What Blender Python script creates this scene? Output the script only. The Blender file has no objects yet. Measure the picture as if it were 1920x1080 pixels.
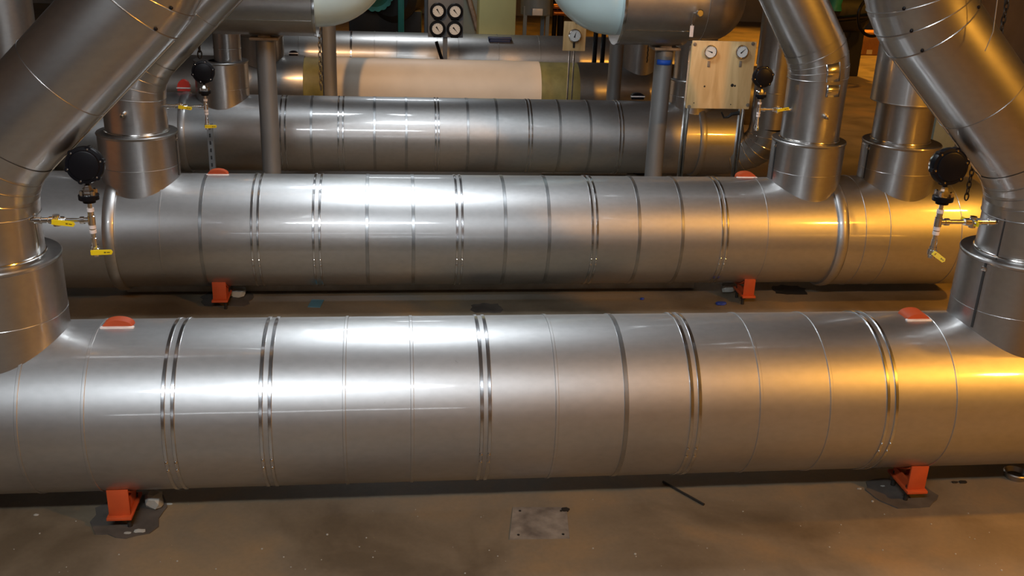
import bpy, bmesh, math, random
from mathutils import Vector, Matrix
random.seed(7)
S = bpy.context.scene
COL = S.collection
PI = math.pi
# ------------------------------------------------------------------ camera
F, PITCH, YAW, ROLL, CZ = 1860.59, 0.36801, 0.12848, 0.03968, 2.1436
fw = Vector((math.sin(YAW)*math.cos(PITCH), math.cos(YAW)*math.cos(PITCH), -math.sin(PITCH)))
r0 = Vector((math.cos(YAW), -math.sin(YAW), 0)); u0 = r0.cross(fw)
rr = r0*math.cos(ROLL)+u0*math.sin(ROLL); uu = -r0*math.sin(ROLL)+u0*math.cos(ROLL)
cam = bpy.data.objects.new('camera', bpy.data.cameras.new('camera')); COL.objects.link(cam)
M = Matrix.Identity(4)
for i in range(3):
    M[i][0] = rr[i]; M[i][1] = uu[i]; M[i][2] = -fw[i]
M[2][3] = CZ
cam.matrix_world = M
cam.data.sensor_width = 36; cam.data.lens = F/1920*36; cam.data.clip_start = .05; cam.data.clip_end = 100
S.camera = cam
# ------------------------------------------------------------------ world, exposure, lights
w = bpy.data.worlds.new('world'); S.world = w; w.use_nodes = True
w.node_tree.nodes['Background'].inputs[0].default_value = (.5, .5, .55, 1)
w.node_tree.nodes['Background'].inputs[1].default_value = .02
S.view_settings.view_transform = 'Standard'; S.view_settings.look = 'None'
S.view_settings.gamma = 1; S.view_settings.use_curve_mapping = False
S.view_settings.exposure = 0.0

def area(name, loc, rot, sx, sy, power, col, shape='RECTANGLE', spread=180):
    l = bpy.data.lights.new(name, 'AREA'); l.shape = shape; l.size = sx
    if shape in ('RECTANGLE', 'ELLIPSE'): l.size_y = sy
    l.energy = power; l.color = col; l.spread = math.radians(spread)
    o = bpy.data.objects.new(name, l); COL.objects.link(o); o.location = loc; o.rotation_euler = rot
    return o
def point(name, loc, rad, power, col):
    l = bpy.data.lights.new(name, 'POINT'); l.shadow_soft_size = rad; l.energy = power; l.color = col
    o = bpy.data.objects.new(name, l); COL.objects.link(o); o.location = loc
    return o
WHITE = (.87, .94, 1.0); SODIUM = (1.0, .43, .045)
area('high_bay_white', (.15, 6.1, 3.9), (0, 0, 0), 1.0, .9, 92, WHITE, 'DISK')
area('fluorescent_white', (-1.0, -1.0, 4.7), (math.radians(45), 0, 0), 3.0, .25, 235, WHITE)
area('high_bay_white_far', (.2, 15.4, 4.2), (0, 0, 0), 1.2, .8, 60, WHITE)
point('sodium_right', (6.8, -.6, 4.6), .18, 1150, SODIUM)
area('reflected_line_strip', (-1.5, -6.6, 2.55), (math.radians(90), 0, 0), 5.0, .07, 16, WHITE)  # added strip light, only draws the thin bright line reflected along the pipes
area('high_bay_white_mid', (-.4, 8.3, 4.3), (0, 0, 0), 1.3, .35, 48, WHITE)
def spot(name, loc, aim, power, col, deg, rad=.1, blend=.3):
    l = bpy.data.lights.new(name, 'SPOT'); l.energy = power; l.color = col; l.spot_size = math.radians(deg); l.spot_blend = blend; l.shadow_soft_size = rad
    o = bpy.data.objects.new(name, l); COL.objects.link(o); o.location = loc
    o.rotation_euler = (Vector(aim)-Vector(loc)).to_track_quat('-Z', 'Y').to_euler()
spot('wrapped_pipe_fill', (-1.6, 7.6, 4.4), (.1, 12.1, .1), 620, (1, .54, .20), 38)  # added orange fill aimed at the canvas-wrapped pipe to brighten its front
spot('sodium_far_right', (8.2, 20.2, 4.8), (8.2, 20.4, -.5), 2600, SODIUM, 82, .2, .4)
spot('sodium_left_down', (-6.2, 4.6, 4.6), (-6.2, 4.5, -.5), 1500, (1, .34, .06), 58, .16, .4)
spot('sodium_right_down', (7.0, 3.7, 4.6), (7.0, 3.6, -.5), 1100, SODIUM, 100, .16, .4)
spot('back_right_floor_fill', (8.2, 13.5, 4.8), (8.2, 13.6, -.5), 700, SODIUM, 95, .2, .5)  # added weak wide fill, lifts the dark floor at the back right
spot('sodium_far', (2.5, 18.5, 4.4), (2.5, 19.2, -.5), 900, SODIUM, 100, .2, .4)

# ------------------------------------------------------------------ pixel helpers (turn photograph measurements into room coordinates)
CAMP = Vector((0, 0, CZ))
def ray(x, y):
    return ((x-960)*rr-(y-540)*uu+F*fw).normalized()
def at(x, y, Y=None, Z=None):
    d = ray(x, y); t = Y/d.y if Y is not None else (Z-CZ)/d.z
    return CAMP+d*t
def cyl(x, y, Y, R, z=0.0):
    d = ray(x, y); a = d.y**2+d.z**2; b = -d.y*Y+d.z*(CZ-z); c = Y*Y+(CZ-z)**2-R*R
    D = max(b*b-a*c, 0); t = (-b-math.sqrt(D))/a
    return CAMP+d*t
FL = -0.49

# ------------------------------------------------------------------ materials
def newmat(name):
    m = bpy.data.materials.new(name); m.use_nodes = True
    return m, m.node_tree.nodes, m.node_tree.links
def pbr(name, col, rough=.5, metal=0.0, var=.12, scale=6.0, bump=0.0, rvar=.0, spec=.5, stretch=(1, 1, 1), col2=None):
    m, n, l = newmat(name); b = n['Principled BSDF']
    b.inputs['Metallic'].default_value = metal; b.inputs['Roughness'].default_value = rough
    b.inputs['Specular IOR Level'].default_value = spec
    tc = n.new('ShaderNodeTexCoord'); mp = n.new('ShaderNodeMapping'); mp.inputs['Scale'].default_value = stretch
    l.new(tc.outputs['Object'], mp.inputs[0])
    no = n.new('ShaderNodeTexNoise'); no.inputs['Scale'].default_value = scale; no.inputs['Detail'].default_value = 5
    l.new(mp.outputs[0], no.inputs[0])
    cr = n.new('ShaderNodeValToRGB'); e = cr.color_ramp.elements
    c2 = col2 or tuple(c*(1+var) for c in col); c1 = tuple(c*(1-var) for c in col) if not col2 else col
    e[0].position = .3; e[1].position = .7
    e[0].color = (*c1, 1); e[1].color = (*[min(c, 1) for c in c2], 1)
    l.new(no.outputs[0], cr.inputs[0]); l.new(cr.outputs[0], b.inputs['Base Color'])
    if rvar:
        mr = n.new('ShaderNodeMapRange'); mr.inputs[3].default_value = max(rough-rvar, .02); mr.inputs[4].default_value = rough+rvar
        l.new(no.outputs[0], mr.inputs[0]); l.new(mr.outputs[0], b.inputs['Roughness'])
    if bump:
        bp = n.new('ShaderNodeBump'); bp.inputs['Strength'].default_value = bump; bp.inputs['Distance'].default_value = .01
        l.new(no.outputs[0], bp.inputs['Height']); l.new(bp.outputs[0], b.inputs['Normal'])
    return m
def jacket(name, col=(.55, .547, .545), r1=.07, r2=.45, mix=.87, bump=.03):
    """rolled aluminium cladding: a broad satin lobe with a tighter one on top, faint wobble and scuffs"""
    m, n, l = newmat(name); n.remove(n['Principled BSDF']); out = n['Material Output']
    tc = n.new('ShaderNodeTexCoord')
    mp = n.new('ShaderNodeMapping'); mp.inputs['Scale'].default_value = (.55, 1, 1); l.new(tc.outputs['Object'], mp.inputs[0])
    n1 = n.new('ShaderNodeTexNoise'); n1.inputs['Scale'].default_value = 2.2; n1.inputs['Detail'].default_value = 3; l.new(mp.outputs[0], n1.inputs[0])
    n2 = n.new('ShaderNodeTexNoise'); n2.inputs['Scale'].default_value = 38; n2.inputs['Detail'].default_value = 6; l.new(mp.outputs[0], n2.inputs[0])
    cr = n.new('ShaderNodeValToRGB'); e = cr.color_ramp.elements
    e[0].position = .3; e[1].position = .62
    e[0].color = (*[c*.93 for c in col], 1); e[1].color = (*col, 1); l.new(n2.outputs[0], cr.inputs[0])
    # small dark scuffs
    n3 = n.new('ShaderNodeTexNoise'); n3.inputs['Scale'].default_value = 9; n3.inputs['Detail'].default_value = 8; n3.inputs['Roughness'].default_value = .75
    l.new(tc.outputs['Object'], n3.inputs[0])
    sr = n.new('ShaderNodeValToRGB'); sr.color_ramp.elements[0].position = .685; sr.color_ramp.elements[1].position = .73
    sr.color_ramp.elements[0].color = (1, 1, 1, 1); sr.color_ramp.elements[1].color = (.4, .39, .38, 1); l.new(n3.outputs[0], sr.inputs[0])
    mx = n.new('ShaderNodeMix'); mx.data_type = 'RGBA'; mx.blend_type = 'MULTIPLY'; mx.inputs[0].default_value = 1
    l.new(cr.outputs[0], mx.inputs[6]); l.new(sr.outputs[0], mx.inputs[7])
    bp = n.new('ShaderNodeBump'); bp.inputs['Strength'].default_value = bump; bp.inputs['Distance'].default_value = .05; l.new(n1.outputs[0], bp.inputs['Height'])
    mr = n.new('ShaderNodeMapRange'); mr.inputs[3].default_value = r2-.05; mr.inputs[4].default_value = r2+.06; l.new(n1.outputs[0], mr.inputs[0])
    g1 = n.new('ShaderNodeBsdfAnisotropic'); g1.inputs['Roughness'].default_value = r1
    g2 = n.new('ShaderNodeBsdfAnisotropic'); l.new(mr.outputs[0], g2.inputs['Roughness'])
    for g in (g1, g2):
        l.new(mx.outputs[2], g.inputs['Color']); l.new(bp.outputs[0], g.inputs['Normal'])
    ms = n.new('ShaderNodeMixShader'); ms.inputs[0].default_value = mix
    l.new(g1.outputs[0], ms.inputs[1]); l.new(g2.outputs[0], ms.inputs[2]); l.new(ms.outputs[0], out.inputs[0])
    return m
M = {}
M['alu'] = jacket('aluminium_cladding')
M['alu_riser'] = jacket('riser_aluminium_cladding', (.47, .462, .455), .12, .37, .78, .03)
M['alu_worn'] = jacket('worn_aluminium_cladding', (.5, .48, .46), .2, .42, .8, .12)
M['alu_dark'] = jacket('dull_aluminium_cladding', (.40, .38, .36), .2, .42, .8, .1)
M['band'] = pbr('polished_steel_band', (.62, .63, .65), .2, 1, .05, 20)
M['strip'] = pbr('dull_band', (.42, .43, .44), .33, 1, .08, 20)
M['seam'] = pbr('dark_seam', (.03, .03, .03), .6, 0)
M['chrome'] = pbr('bright_steel_fittings', (.75, .73, .70), .14, 1, .08, 30)
M['steel'] = pbr('weathered_steel_post', (.27, .265, .26), .5, .55, .15, 7, .05, .08, stretch=(1, 1, .25))
M['rust'] = pbr('rusty_steel_plate', (.30, .25, .20), .6, .6, .3, 12, .1)
M['black'] = pbr('black_enamel', (.006, .006, .008), .36, 0, .1, 20, spec=.15)
M['black_dull'] = pbr('black_dull_paint', (.010, .010, .010), .6, 0, .2, 20)
M['orange'] = pbr('orange_paint', (.45, .068, .014), .6, 0, .10, 14, .03)
M['red'] = pbr('red_paint', (.75, .04, .02), .45, 0, .10, 14)
M['sealant'] = pbr('white_sealant', (.75, .68, .66), .5, 0, .1, 30)
M['yellow'] = pbr('yellow_vinyl', (.80, .60, .01), .4, 0, .05, 20)
M['mark'] = pbr('dark_print', (.12, .09, .01), .5)
M['cream'] = pbr('cream_canvas_wrap', (.72, .63, .52), .5, 0, .06, 3, .08)
M['olive'] = pbr('olive_mastic_wrap', (.20, .19, .07), .55, 0, .2, 9, .25)
M['aqua'] = pbr('pale_aqua_plastic', (.58, .73, .73), .35, 0, .05, 4, .04)
M['teal'] = pbr('teal_machine_paint', (.02, .17, .145), .4, 0, .15, 9)
M['grey_paint'] = pbr('grey_panel_paint', (.14, .15, .165), .5, 0, .08, 12)
M['bluegrey'] = pbr('blue_grey_tank_paint', (.18, .24, .29), .42, 0, .08, 9)
M['paleyellow'] = pbr('pale_yellow_paint', (.74, .68, .30), .55, 0, .06, 2)
M['tape'] = pbr('blue_tape', (.015, .11, .62), .5, 0, .06, 20)
M['bluescrap'] = pbr('blue_scrap_plastic', (.06, .16, .22), .5)
M['blueglove'] = pbr('blue_scrap_cloth', (.02, .05, .30), .6)
M['navy'] = pbr('navy_paint', (.03, .045, .12), .4)
M['dial'] = pbr('white_dial', (.80, .80, .78), .3, 0, .02, 10)
M['cardboard'] = pbr('brown_cardboard', (.42, .20, .07), .75, 0, .12, 14, .05, stretch=(6, 1, 1))
M['paper'] = pbr('pale_paper', (.85, .75, .5), .6)
M['rubble'] = pbr('pale_concrete_lump', (.33, .33, .30), .85, 0, .2, 18, .3)
M['plate'] = pbr('worn_floor_plate', (.12, .10, .085), .7, .2, .3, 13, .2, col2=(.30, .27, .23))
M['pad'] = pbr('dark_grout', (.075, .063, .052), .8, 0, .35, 9, .4)
M['chain'] = pbr('dark_steel_chain', (.05, .045, .04), .4, .8)
M['chain_bright'] = pbr('galvanised_chain', (.5, .48, .44), .3, 1)
M['rod'] = pbr('dark_rod', (.04, .035, .03), .5, .5)
M['copper'] = pbr('copper_pipe', (.45, .2, .09), .35, 1)
def plywood():
    m, n, l = newmat('plywood'); b = n['Principled BSDF']; b.inputs['Roughness'].default_value = .55
    tc = n.new('ShaderNodeTexCoord'); mp = n.new('ShaderNodeMapping'); mp.inputs['Scale'].default_value = (5, 5, .8); l.new(tc.outputs['Object'], mp.inputs[0])
    no = n.new('ShaderNodeTexNoise'); no.inputs['Scale'].default_value = 2.5; no.inputs['Detail'].default_value = 6; no.inputs['Distortion'].default_value = .8
    l.new(mp.outputs[0], no.inputs[0])
    cr = n.new('ShaderNodeValToRGB'); e = cr.color_ramp.elements; e[0].position = .3; e[1].position = .68
    e[0].color = (.60, .37, .15, 1); e[1].color = (.84, .60, .30, 1); l.new(no.outputs[0], cr.inputs[0]); l.new(cr.outputs[0], b.inputs[0])
    return m
M['ply'] = plywood()
def concrete():
    m, n, l = newmat('stained_concrete'); b = n['Principled BSDF']
    tc = n.new('ShaderNodeTexCoord')
    a = n.new('ShaderNodeTexNoise'); a.inputs['Scale'].default_value = 1.5; a.inputs['Detail'].default_value = 9; a.inputs['Roughness'].default_value = .55; a.inputs['Distortion'].default_value = .4; l.new(tc.outputs['Object'], a.inputs[0])
    c = n.new('ShaderNodeTexNoise'); c.inputs['Scale'].default_value = 45; c.inputs['Detail'].default_value = 6; l.new(tc.outputs['Object'], c.inputs[0])
    d = n.new('ShaderNodeTexVoronoi'); d.inputs['Scale'].default_value = 26; l.new(tc.outputs['Object'], d.inputs[0])
    cr = n.new('ShaderNodeValToRGB'); e = cr.color_ramp.elements; e[0].position = .34; e[1].position = .66
    e[0].color = (.115, .088, .056, 1); e[1].color = (.25, .175, .095, 1)
    em = e.new(.5); em.color = (.185, .148, .10, 1); l.new(a.outputs[0], cr.inputs[0])
    c2 = n.new('ShaderNodeValToRGB'); c2.color_ramp.elements[0].position = .3; c2.color_ramp.elements[1].position = .7
    c2.color_ramp.elements[0].color = (.93, .93, .93, 1); c2.color_ramp.elements[1].color = (1.03, 1.03, 1.03, 1); l.new(c.outputs[0], c2.inputs[0])
    c3 = n.new('ShaderNodeValToRGB'); c3.color_ramp.elements[0].position = .03; c3.color_ramp.elements[1].position = .055
    c3.color_ramp.elements[0].color = (2.2, 2.1, 1.9, 1); c3.color_ramp.elements[1].color = (1, 1, 1, 1)
    wn = n.new('ShaderNodeTexNoise'); wn.inputs['Scale'].default_value = 5; l.new(tc.outputs['Object'], wn.inputs[0])
    l.new(d.outputs[0], c3.inputs[0])
    m1 = n.new('ShaderNodeMix'); m1.data_type = 'RGBA'; m1.blend_type = 'MULTIPLY'; m1.inputs[0].default_value = 1
    l.new(cr.outputs[0], m1.inputs[6]); l.new(c2.outputs[0], m1.inputs[7])
    gt = n.new('ShaderNodeMath'); gt.operation = 'GREATER_THAN'; gt.inputs[1].default_value = .62; l.new(wn.outputs[0], gt.inputs[0])
    m2 = n.new('ShaderNodeMix'); m2.data_type = 'RGBA'; m2.blend_type = 'MULTIPLY'; l.new(gt.outputs[0], m2.inputs[0])
    l.new(m1.outputs[2], m2.inputs[6]); l.new(c3.outputs[0], m2.inputs[7]); l.new(m2.outputs[2], b.inputs[0])
    mr = n.new('ShaderNodeMapRange'); mr.inputs[3].default_value = .38; mr.inputs[4].default_value = .7; l.new(a.outputs[0], mr.inputs[0]); l.new(mr.outputs[0], b.inputs['Roughness'])
    bp = n.new('ShaderNodeBump'); bp.inputs['Strength'].default_value = .10; bp.inputs['Distance'].default_value = .004; l.new(c.outputs[0], bp.inputs['Height']); l.new(bp.outputs[0], b.inputs['Normal'])
    return m
M['concrete'] = concrete()
M['palestrip'] = pbr('pale_curb_concrete', (.33, .30, .25), .8, 0, .2, 8, .2)
M['wall'] = pbr('grey_tan_wall_paint', (.24, .22, .20), .8, 0, .12, 2, .1)
M['wallgreen'] = pbr('grey_green_paint', (.27, .31, .26), .7, 0, .12, 3, .1)
M['ceil'] = pbr('dim_ceiling', (.12, .12, .12), .9, 0, .1, 1)

# ------------------------------------------------------------------ mesh builders
def finish(name, bm, mat, parent=None, angle=32, flat=False):
    bmesh.ops.recalc_face_normals(bm, faces=bm.faces)
    for f in bm.faces: f.smooth = not flat
    lim = math.radians(angle)
    for e in bm.edges:
        if len(e.link_faces) == 2:
            if e.calc_face_angle(0) > lim: e.smooth = False
    me = bpy.data.meshes.new(name); bm.to_mesh(me); bm.free()
    o = bpy.data.objects.new(name, me); COL.objects.link(o)
    me.materials.append(M[mat] if isinstance(mat, str) else mat)
    if parent is not None:
        o.parent = parent
        o.matrix_parent_inverse = Matrix.Translation(-parent.location)
    return o
def empty(name, loc, label, cat, group=None):
    o = bpy.data.objects.new(name, None); COL.objects.link(o); o.location = loc; o.empty_display_size = .1
    return tag(o, label, cat, group)
def tag(o, label, cat, group=None, kind=None):
    o['label'] = label; o['category'] = cat
    if group: o['group'] = group
    if kind: o['kind'] = kind
    return o
def box(bm, lo, hi, bev=0.0, rot=None, mtx=None):
    lo = Vector(lo); hi = Vector(hi); c = (lo+hi)/2; s = hi-lo
    r = bmesh.ops.create_cube(bm, size=1); vs = r['verts']
    for v in vs: v.co = Vector((v.co.x*s.x, v.co.y*s.y, v.co.z*s.z))
    if bev > 0:
        es = list({e for v in vs for e in v.link_edges})
        rb = bmesh.ops.bevel(bm, geom=es, offset=bev, segments=2, affect='EDGES', profile=.5)
        vs = list({v for f in rb['faces'] for v in f.verts} | {v for v in vs if v.is_valid})
    if rot is not None:
        for v in vs: v.co = rot @ v.co
    for v in vs: v.co += c
    if mtx is not None:
        for v in vs: v.co = mtx @ v.co
def frame(t):
    t = t.normalized(); a = Vector((0, 0, 1)) if abs(t.z) < .9 else Vector((0, 1, 0))
    u = t.cross(a).normalized(); return u, t.cross(u).normalized()
def sweep(bm, pts, rads, n=40, cap=True, closed=False):
    """round tube through points, one radius per point, minimal twist"""
    pts = [Vector(p) for p in pts]; N = len(pts)
    if not hasattr(rads, '__len__'): rads = [rads]*N
    rings = []; u = None
    for i in range(N):
        if closed: t = (pts[(i+1) % N]-pts[i]).normalized()+(pts[i]-pts[i-1]).normalized(); half = 1
        else:
            a = (pts[i]-pts[i-1]).normalized() if i > 0 and (pts[i]-pts[i-1]).length > 1e-9 else None
            b = (pts[i+1]-pts[i]).normalized() if i < N-1 and (pts[i+1]-pts[i]).length > 1e-9 else None
            t = (a or b)+(b or a) if (a or b) else Vector((0, 0, 1))
        t.normalize()
        if u is None: u, v = frame(t)
        else:
            u = (u-t*u.dot(t)).normalized(); v = t.cross(u)
        rings.append([bm.verts.new(pts[i]+(u*math.cos(2*PI*k/n)+v*math.sin(2*PI*k/n))*rads[i]) for k in range(n)])
    for i in range(N if closed else N-1):
        A = rings[i]; B = rings[(i+1) % N]
        for k in range(n): bm.faces.new((A[k], A[(k+1) % n], B[(k+1) % n], B[k]))
    if cap and not closed: bm.faces.new(rings[0]); bm.faces.new(rings[-1])
    return rings
def lathe(bm, prof, origin=(0, 0, 0), axis=(0, 0, 1), n=40, cap=True):
    """prof: list of (radius, distance along the axis)"""
    o = Vector(origin); a = Vector(axis).normalized(); u, v = frame(a); rings = []
    for r, h in prof:
        if r < 1e-6: rings.append([bm.verts.new(o+a*h)])
        else: rings.append([bm.verts.new(o+a*h+(u*math.cos(2*PI*k/n)+v*math.sin(2*PI*k/n))*r) for k in range(n)])
    for A, B in zip(rings, rings[1:]):
        for k in range(n):
            if len(A) == 1 and len(B) == 1: continue
            if len(A) == 1: bm.faces.new((A[0], B[(k+1) % n], B[k]))
            elif len(B) == 1: bm.faces.new((A[k], A[(k+1) % n], B[0]))
            else: bm.faces.new((A[k], A[(k+1) % n], B[(k+1) % n], B[k]))
    if cap:
        if len(rings[0]) > 1: bm.faces.new(rings[0])
        if len(rings[-1]) > 1: bm.faces.new(rings[-1])
def prism(bm, poly, z0, z1, mtx=None):
    A = [bm.verts.new((x, y, z0)) for x, y in poly]; B = [bm.verts.new((x, y, z1)) for x, y in poly]
    n = len(poly); bm.faces.new(A[::-1]); bm.faces.new(B)
    for k in range(n): bm.faces.new((A[k], A[(k+1) % n], B[(k+1) % n], B[k]))
    if mtx is not None:
        for v in A+B: v.co = mtx @ v.co
def new(): return bmesh.new()
def ringbead(bm, x, Y, R, width, h, z=0.0, n=96):
    """a strap round a horizontal pipe: rectangular section with eased corners"""
    w = width/2; e = min(h*.4, w*.4)
    prof = [(R-.003, -w), (R+h-e, -w), (R+h, -w+e), (R+h, w-e), (R+h-e, w), (R-.003, w)]
    lathe(bm, prof+[prof[0]], (x, Y, z), (1, 0, 0), n, cap=False)
def torus(bm, c, axis, R, r, n=64, m=8):
    a = Vector(axis).normalized(); u, v = frame(a); c = Vector(c)
    pts = [c+(u*math.cos(2*PI*k/n)+v*math.sin(2*PI*k/n))*R for k in range(n)]
    rings = []
    for k in range(n):
        d = (u*math.cos(2*PI*k/n)+v*math.sin(2*PI*k/n))
        rings.append([bm.verts.new(pts[k]+(d*math.cos(2*PI*j/m)+a*math.sin(2*PI*j/m))*r) for j in range(m)])
    for k in range(n):
        A = rings[k]; B = rings[(k+1) % n]
        for j in range(m): bm.faces.new((A[j], A[(j+1) % m], B[(j+1) % m], B[j]))

# ------------------------------------------------------------------ the room
def struct(name, bm, mat):
    o = finish(name, bm, mat, flat=True); o['kind'] = 'structure'; return o
bm = new(); box(bm, (-9, -7, FL-.2), (12, 26, FL)); struct('floor', bm, 'concrete')
bm = new(); box(bm, (-9, 26, FL), (12, 26.2, 6.3)); struct('wall_back', bm, 'wall')
bm = new(); box(bm, (-9, -7.2, FL), (12, -7, 6.3)); struct('wall_front', bm, 'wall')
bm = new(); box(bm, (-9.2, -7, FL), (-9, 26, 6.3)); struct('wall_left', bm, 'wall')
bm = new(); box(bm, (12, -7, FL), (12.2, 26, 6.3)); struct('wall_right', bm, 'wall')
bm = new(); box(bm, (-9.2, -7.2, 6.3), (12.2, 26.2, 6.5)); struct('ceiling', bm, 'ceil')

# ------------------------------------------------------------------ header pipes
def lug(parent, px, py, Y, R, wpx, mat='orange', z=0.0, deep=.05, hf=.52):
    c = cyl(px, py, Y, R, z)
    a = math.atan2(c.z-z, c.y-Y)
    wd = wpx*c.y/F*1.12/2
    # half-round plate standing on the cladding, with a sealant bead at its foot
    bm = new(); N = 16
    poly = [(math.cos(PI*k/N)*wd, math.sin(PI*k/N)*wd*hf) for k in range(N+1)]
    poly = [(wd, -.03)]+poly+[(-wd, -.03)]
    mtx = Matrix.Translation((c.x, c.y, c.z)) @ Matrix.Rotation(math.radians(90), 4, 'X')
    prism(bm, poly, -deep, 0, mtx)
    o = finish('lifting_lug', bm, mat, parent); o['label'] = 'half-round %s lug' % ('orange' if mat == 'orange' else 'red' if mat == 'red' else 'black')
    bm = new(); box(bm, (c.x-wd*1.12, c.y-.012, c.z-.006), (c.x+wd*1.12, c.y+.008, c.z+.006), .004)
    finish('sealant_bead', bm, 'sealant', o)
    return o
def strap(parent, x, Y, R, width, h, mat, nm='band', z=0.0, clip=True):
    bm = new(); ringbead(bm, x, Y, R, width, h, z)
    o = finish(nm, bm, mat, parent)
    if clip:
        for ang in (193, 200):
            a = math.radians(ang); bm = new()
            c = Vector((x, Y+math.cos(a)*(R+h), z+math.sin(a)*(R+h)))
            lathe(bm, [(width*.42, -.002), (width*.42, .004), (width*.2, .007), (0, .007)], c, (0, math.cos(a), math.sin(a)), 10)
            finish('band_clip', bm, 'chrome', o)
    return o
def header(name, label, cat, x0, x1, Y, R, mat, pos, z=0.0, caps=(0, 0)):
    root = empty(name, (0.5*(x0+x1), Y, z), label, cat, 'large horizontal insulated pipes')
    bm = new()
    prof = []
    # dished end caps or plain ends
    def dome(s): return [(R*math.sin(a), -s*R*.35*math.cos(a)) for a in [PI/2*k/8 for k in range(8)]]
    if caps[0]: prof += [(r, x0+h) for r, h in dome(1)]
    nseg = max(2, int((x1-x0)/.3))
    prof += [(R, x0+(x1-x0)*k/nseg) for k in range(nseg+1)]
    if caps[1]: prof += [(r, x1+h) for r, h in dome(-1)][::-1]
    lathe(bm, prof, (0, Y, z), (1, 0, 0), 128)
    finish('jacket', bm, mat, root)
    # longitudinal lap of the cladding, on the back side
    bm = new(); box(bm, (x0, Y+R*.94, z-.02), (x1, Y+R*.99, z+.0)); finish('lap_joint', bm, mat, root)
    return root
# --- nearest pipe
Y1, R1 = 4.117, .380
P1 = header('insulated_header_pipe', 'long aluminium-clad pipe nearest the camera, lying across the whole foreground', 'pipe', -3.2, 4.6, Y1, R1, 'alu', None)
X = lambda px, py, Y, R: cyl(px, py, Y, R).x
for px, py in ((308, 700), (326, 700), (489, 720), (506, 720), (903, 720), (918, 720), (1295, 700), (1310, 700), (1666, 740), (1682, 740)):
    strap(P1, X(px, py, Y1, R1), Y1, R1, .016, .005, 'band')
strap(P1, X(1175, 740, Y1, R1), Y1, R1, .020, .003, 'strip', clip=False)
for px, py in ((30, 740), (155, 740), (645, 740), (773, 740), (1045, 740), (1428, 740), (1560, 740), (1797, 740)):
    bm = new(); ringbead(bm, X(px, py, Y1, R1), Y1, R1, .014, .0035); finish('seam_bead', bm, 'alu', P1)
lug(P1, 220, 614, Y1, R1, 51); lug(P1, 1722, 600, Y1, R1, 46, deep=.09)
# --- second pipe
Y2, R2 = 6.651, .383
P2 = header('insulated_header_pipe', 'second aluminium-clad pipe from the front, with raised flange rings near both ends', 'pipe', -1.80, 3.125, Y2, R2, 'alu', None)
for px in (471, 483, 587, 599, 857, 867, 1111, 1120, 1355, 1364):
    strap(P2, X(px, 400, Y2, R2), Y2, R2, .016, .005, 'band')
for px in (375, 688, 775, 948, 1030, 1199, 1280):
    strap(P2, X(px, 400, Y2, R2), Y2, R2, .022, .003, 'strip', clip=False)
for px in (297, 1442):
    bm = new(); ringbead(bm, X(px, 420, Y2, R2), Y2, R2, .012, .003); finish('seam_bead', bm, 'alu', P2)
for x in (-1.80, 3.125):
    bm = new(); lathe(bm, [(R2-.01, -.035), (R2+.016, -.035), (R2+.026, -.02), (R2+.028, 0), (R2+.026, .02), (R2+.016, .035), (R2-.01, .035)], (x, Y2, 0), (1, 0, 0), 128, cap=False)
    finish('flange_ring', bm, 'alu', P2)
lug(P2, 408, 328, Y2, R2, 33); lug(P2, 1400, 333, Y2, R2, 34, deep=.06)
def stub_section(x0, x1, Y, R, label_part, root, caps, seams=()):
    bm = new(); prof = []
    def dome(s): return [(R*math.sin(a), -s*R*.3*math.cos(a)) for a in [PI/2*k/8 for k in range(8)]]
    if caps[0]: prof += [(r, x0+h) for r, h in dome(1)]
    prof += [(R, x0+(x1-x0)*k/6) for k in range(7)]
    if caps[1]: prof += [(r, x1+h) for r, h in dome(-1)][::-1]
    lathe(bm, prof, (0, Y, 0), (1, 0, 0), 128)
    finish('end_section', bm, 'alu', root)
    for x in seams:
        bm = new(); ringbead(bm, x, Y, R, .012, .004); finish('seam_bead', bm, 'alu', root)
stub_section(-4.6, -1.836, Y2, .392, '', P2, (0, 0), (-2.3,))
stub_section(3.161, 4.22, Y2, .400, '', P2, (0, 1), (3.29, 3.47, 4.0))
# --- third pipe
Y3, R3 = 9.70, .362
P3 = header('insulated_header_pipe', 'third aluminium-clad pipe from the front, passing behind the two capped steel posts', 'pipe', -1.93, 3.05, Y3, R3, 'alu', None)
for px in (525, 534, 634, 643, 817, 823, 992, 998, 1163, 1169):
    strap(P3, X(px, 230, Y3, R3), Y3, R3, .016, .005, 'band', clip=False)
for px in (583, 702, 762, 878, 933, 1051, 1108):
    strap(P3, X(px, 230, Y3, R3), Y3, R3, .024, .003, 'strip', clip=False)
for x in (-1.93, 3.05):
    bm = new(); lathe(bm, [(R3-.01, -.03), (R3+.016, -.03), (R3+.024, 0), (R3+.016, .03), (R3-.01, .03)], (x, Y3, 0), (1, 0, 0), 128, cap=False)
    finish('flange_ring', bm, 'alu', P3)
stub_section(-3.9, -1.96, Y3, .372, '', P3, (0, 0), (-2.25,))
stub_section(3.08, 3.42, Y3, .362, '', P3, (0, 1), ())
lug(P3, 344, 165, Y3, .372, 20, 'red', hf=1.3)
lug(P3, 1196, 181, Y3, R3, 22, 'black')
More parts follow.
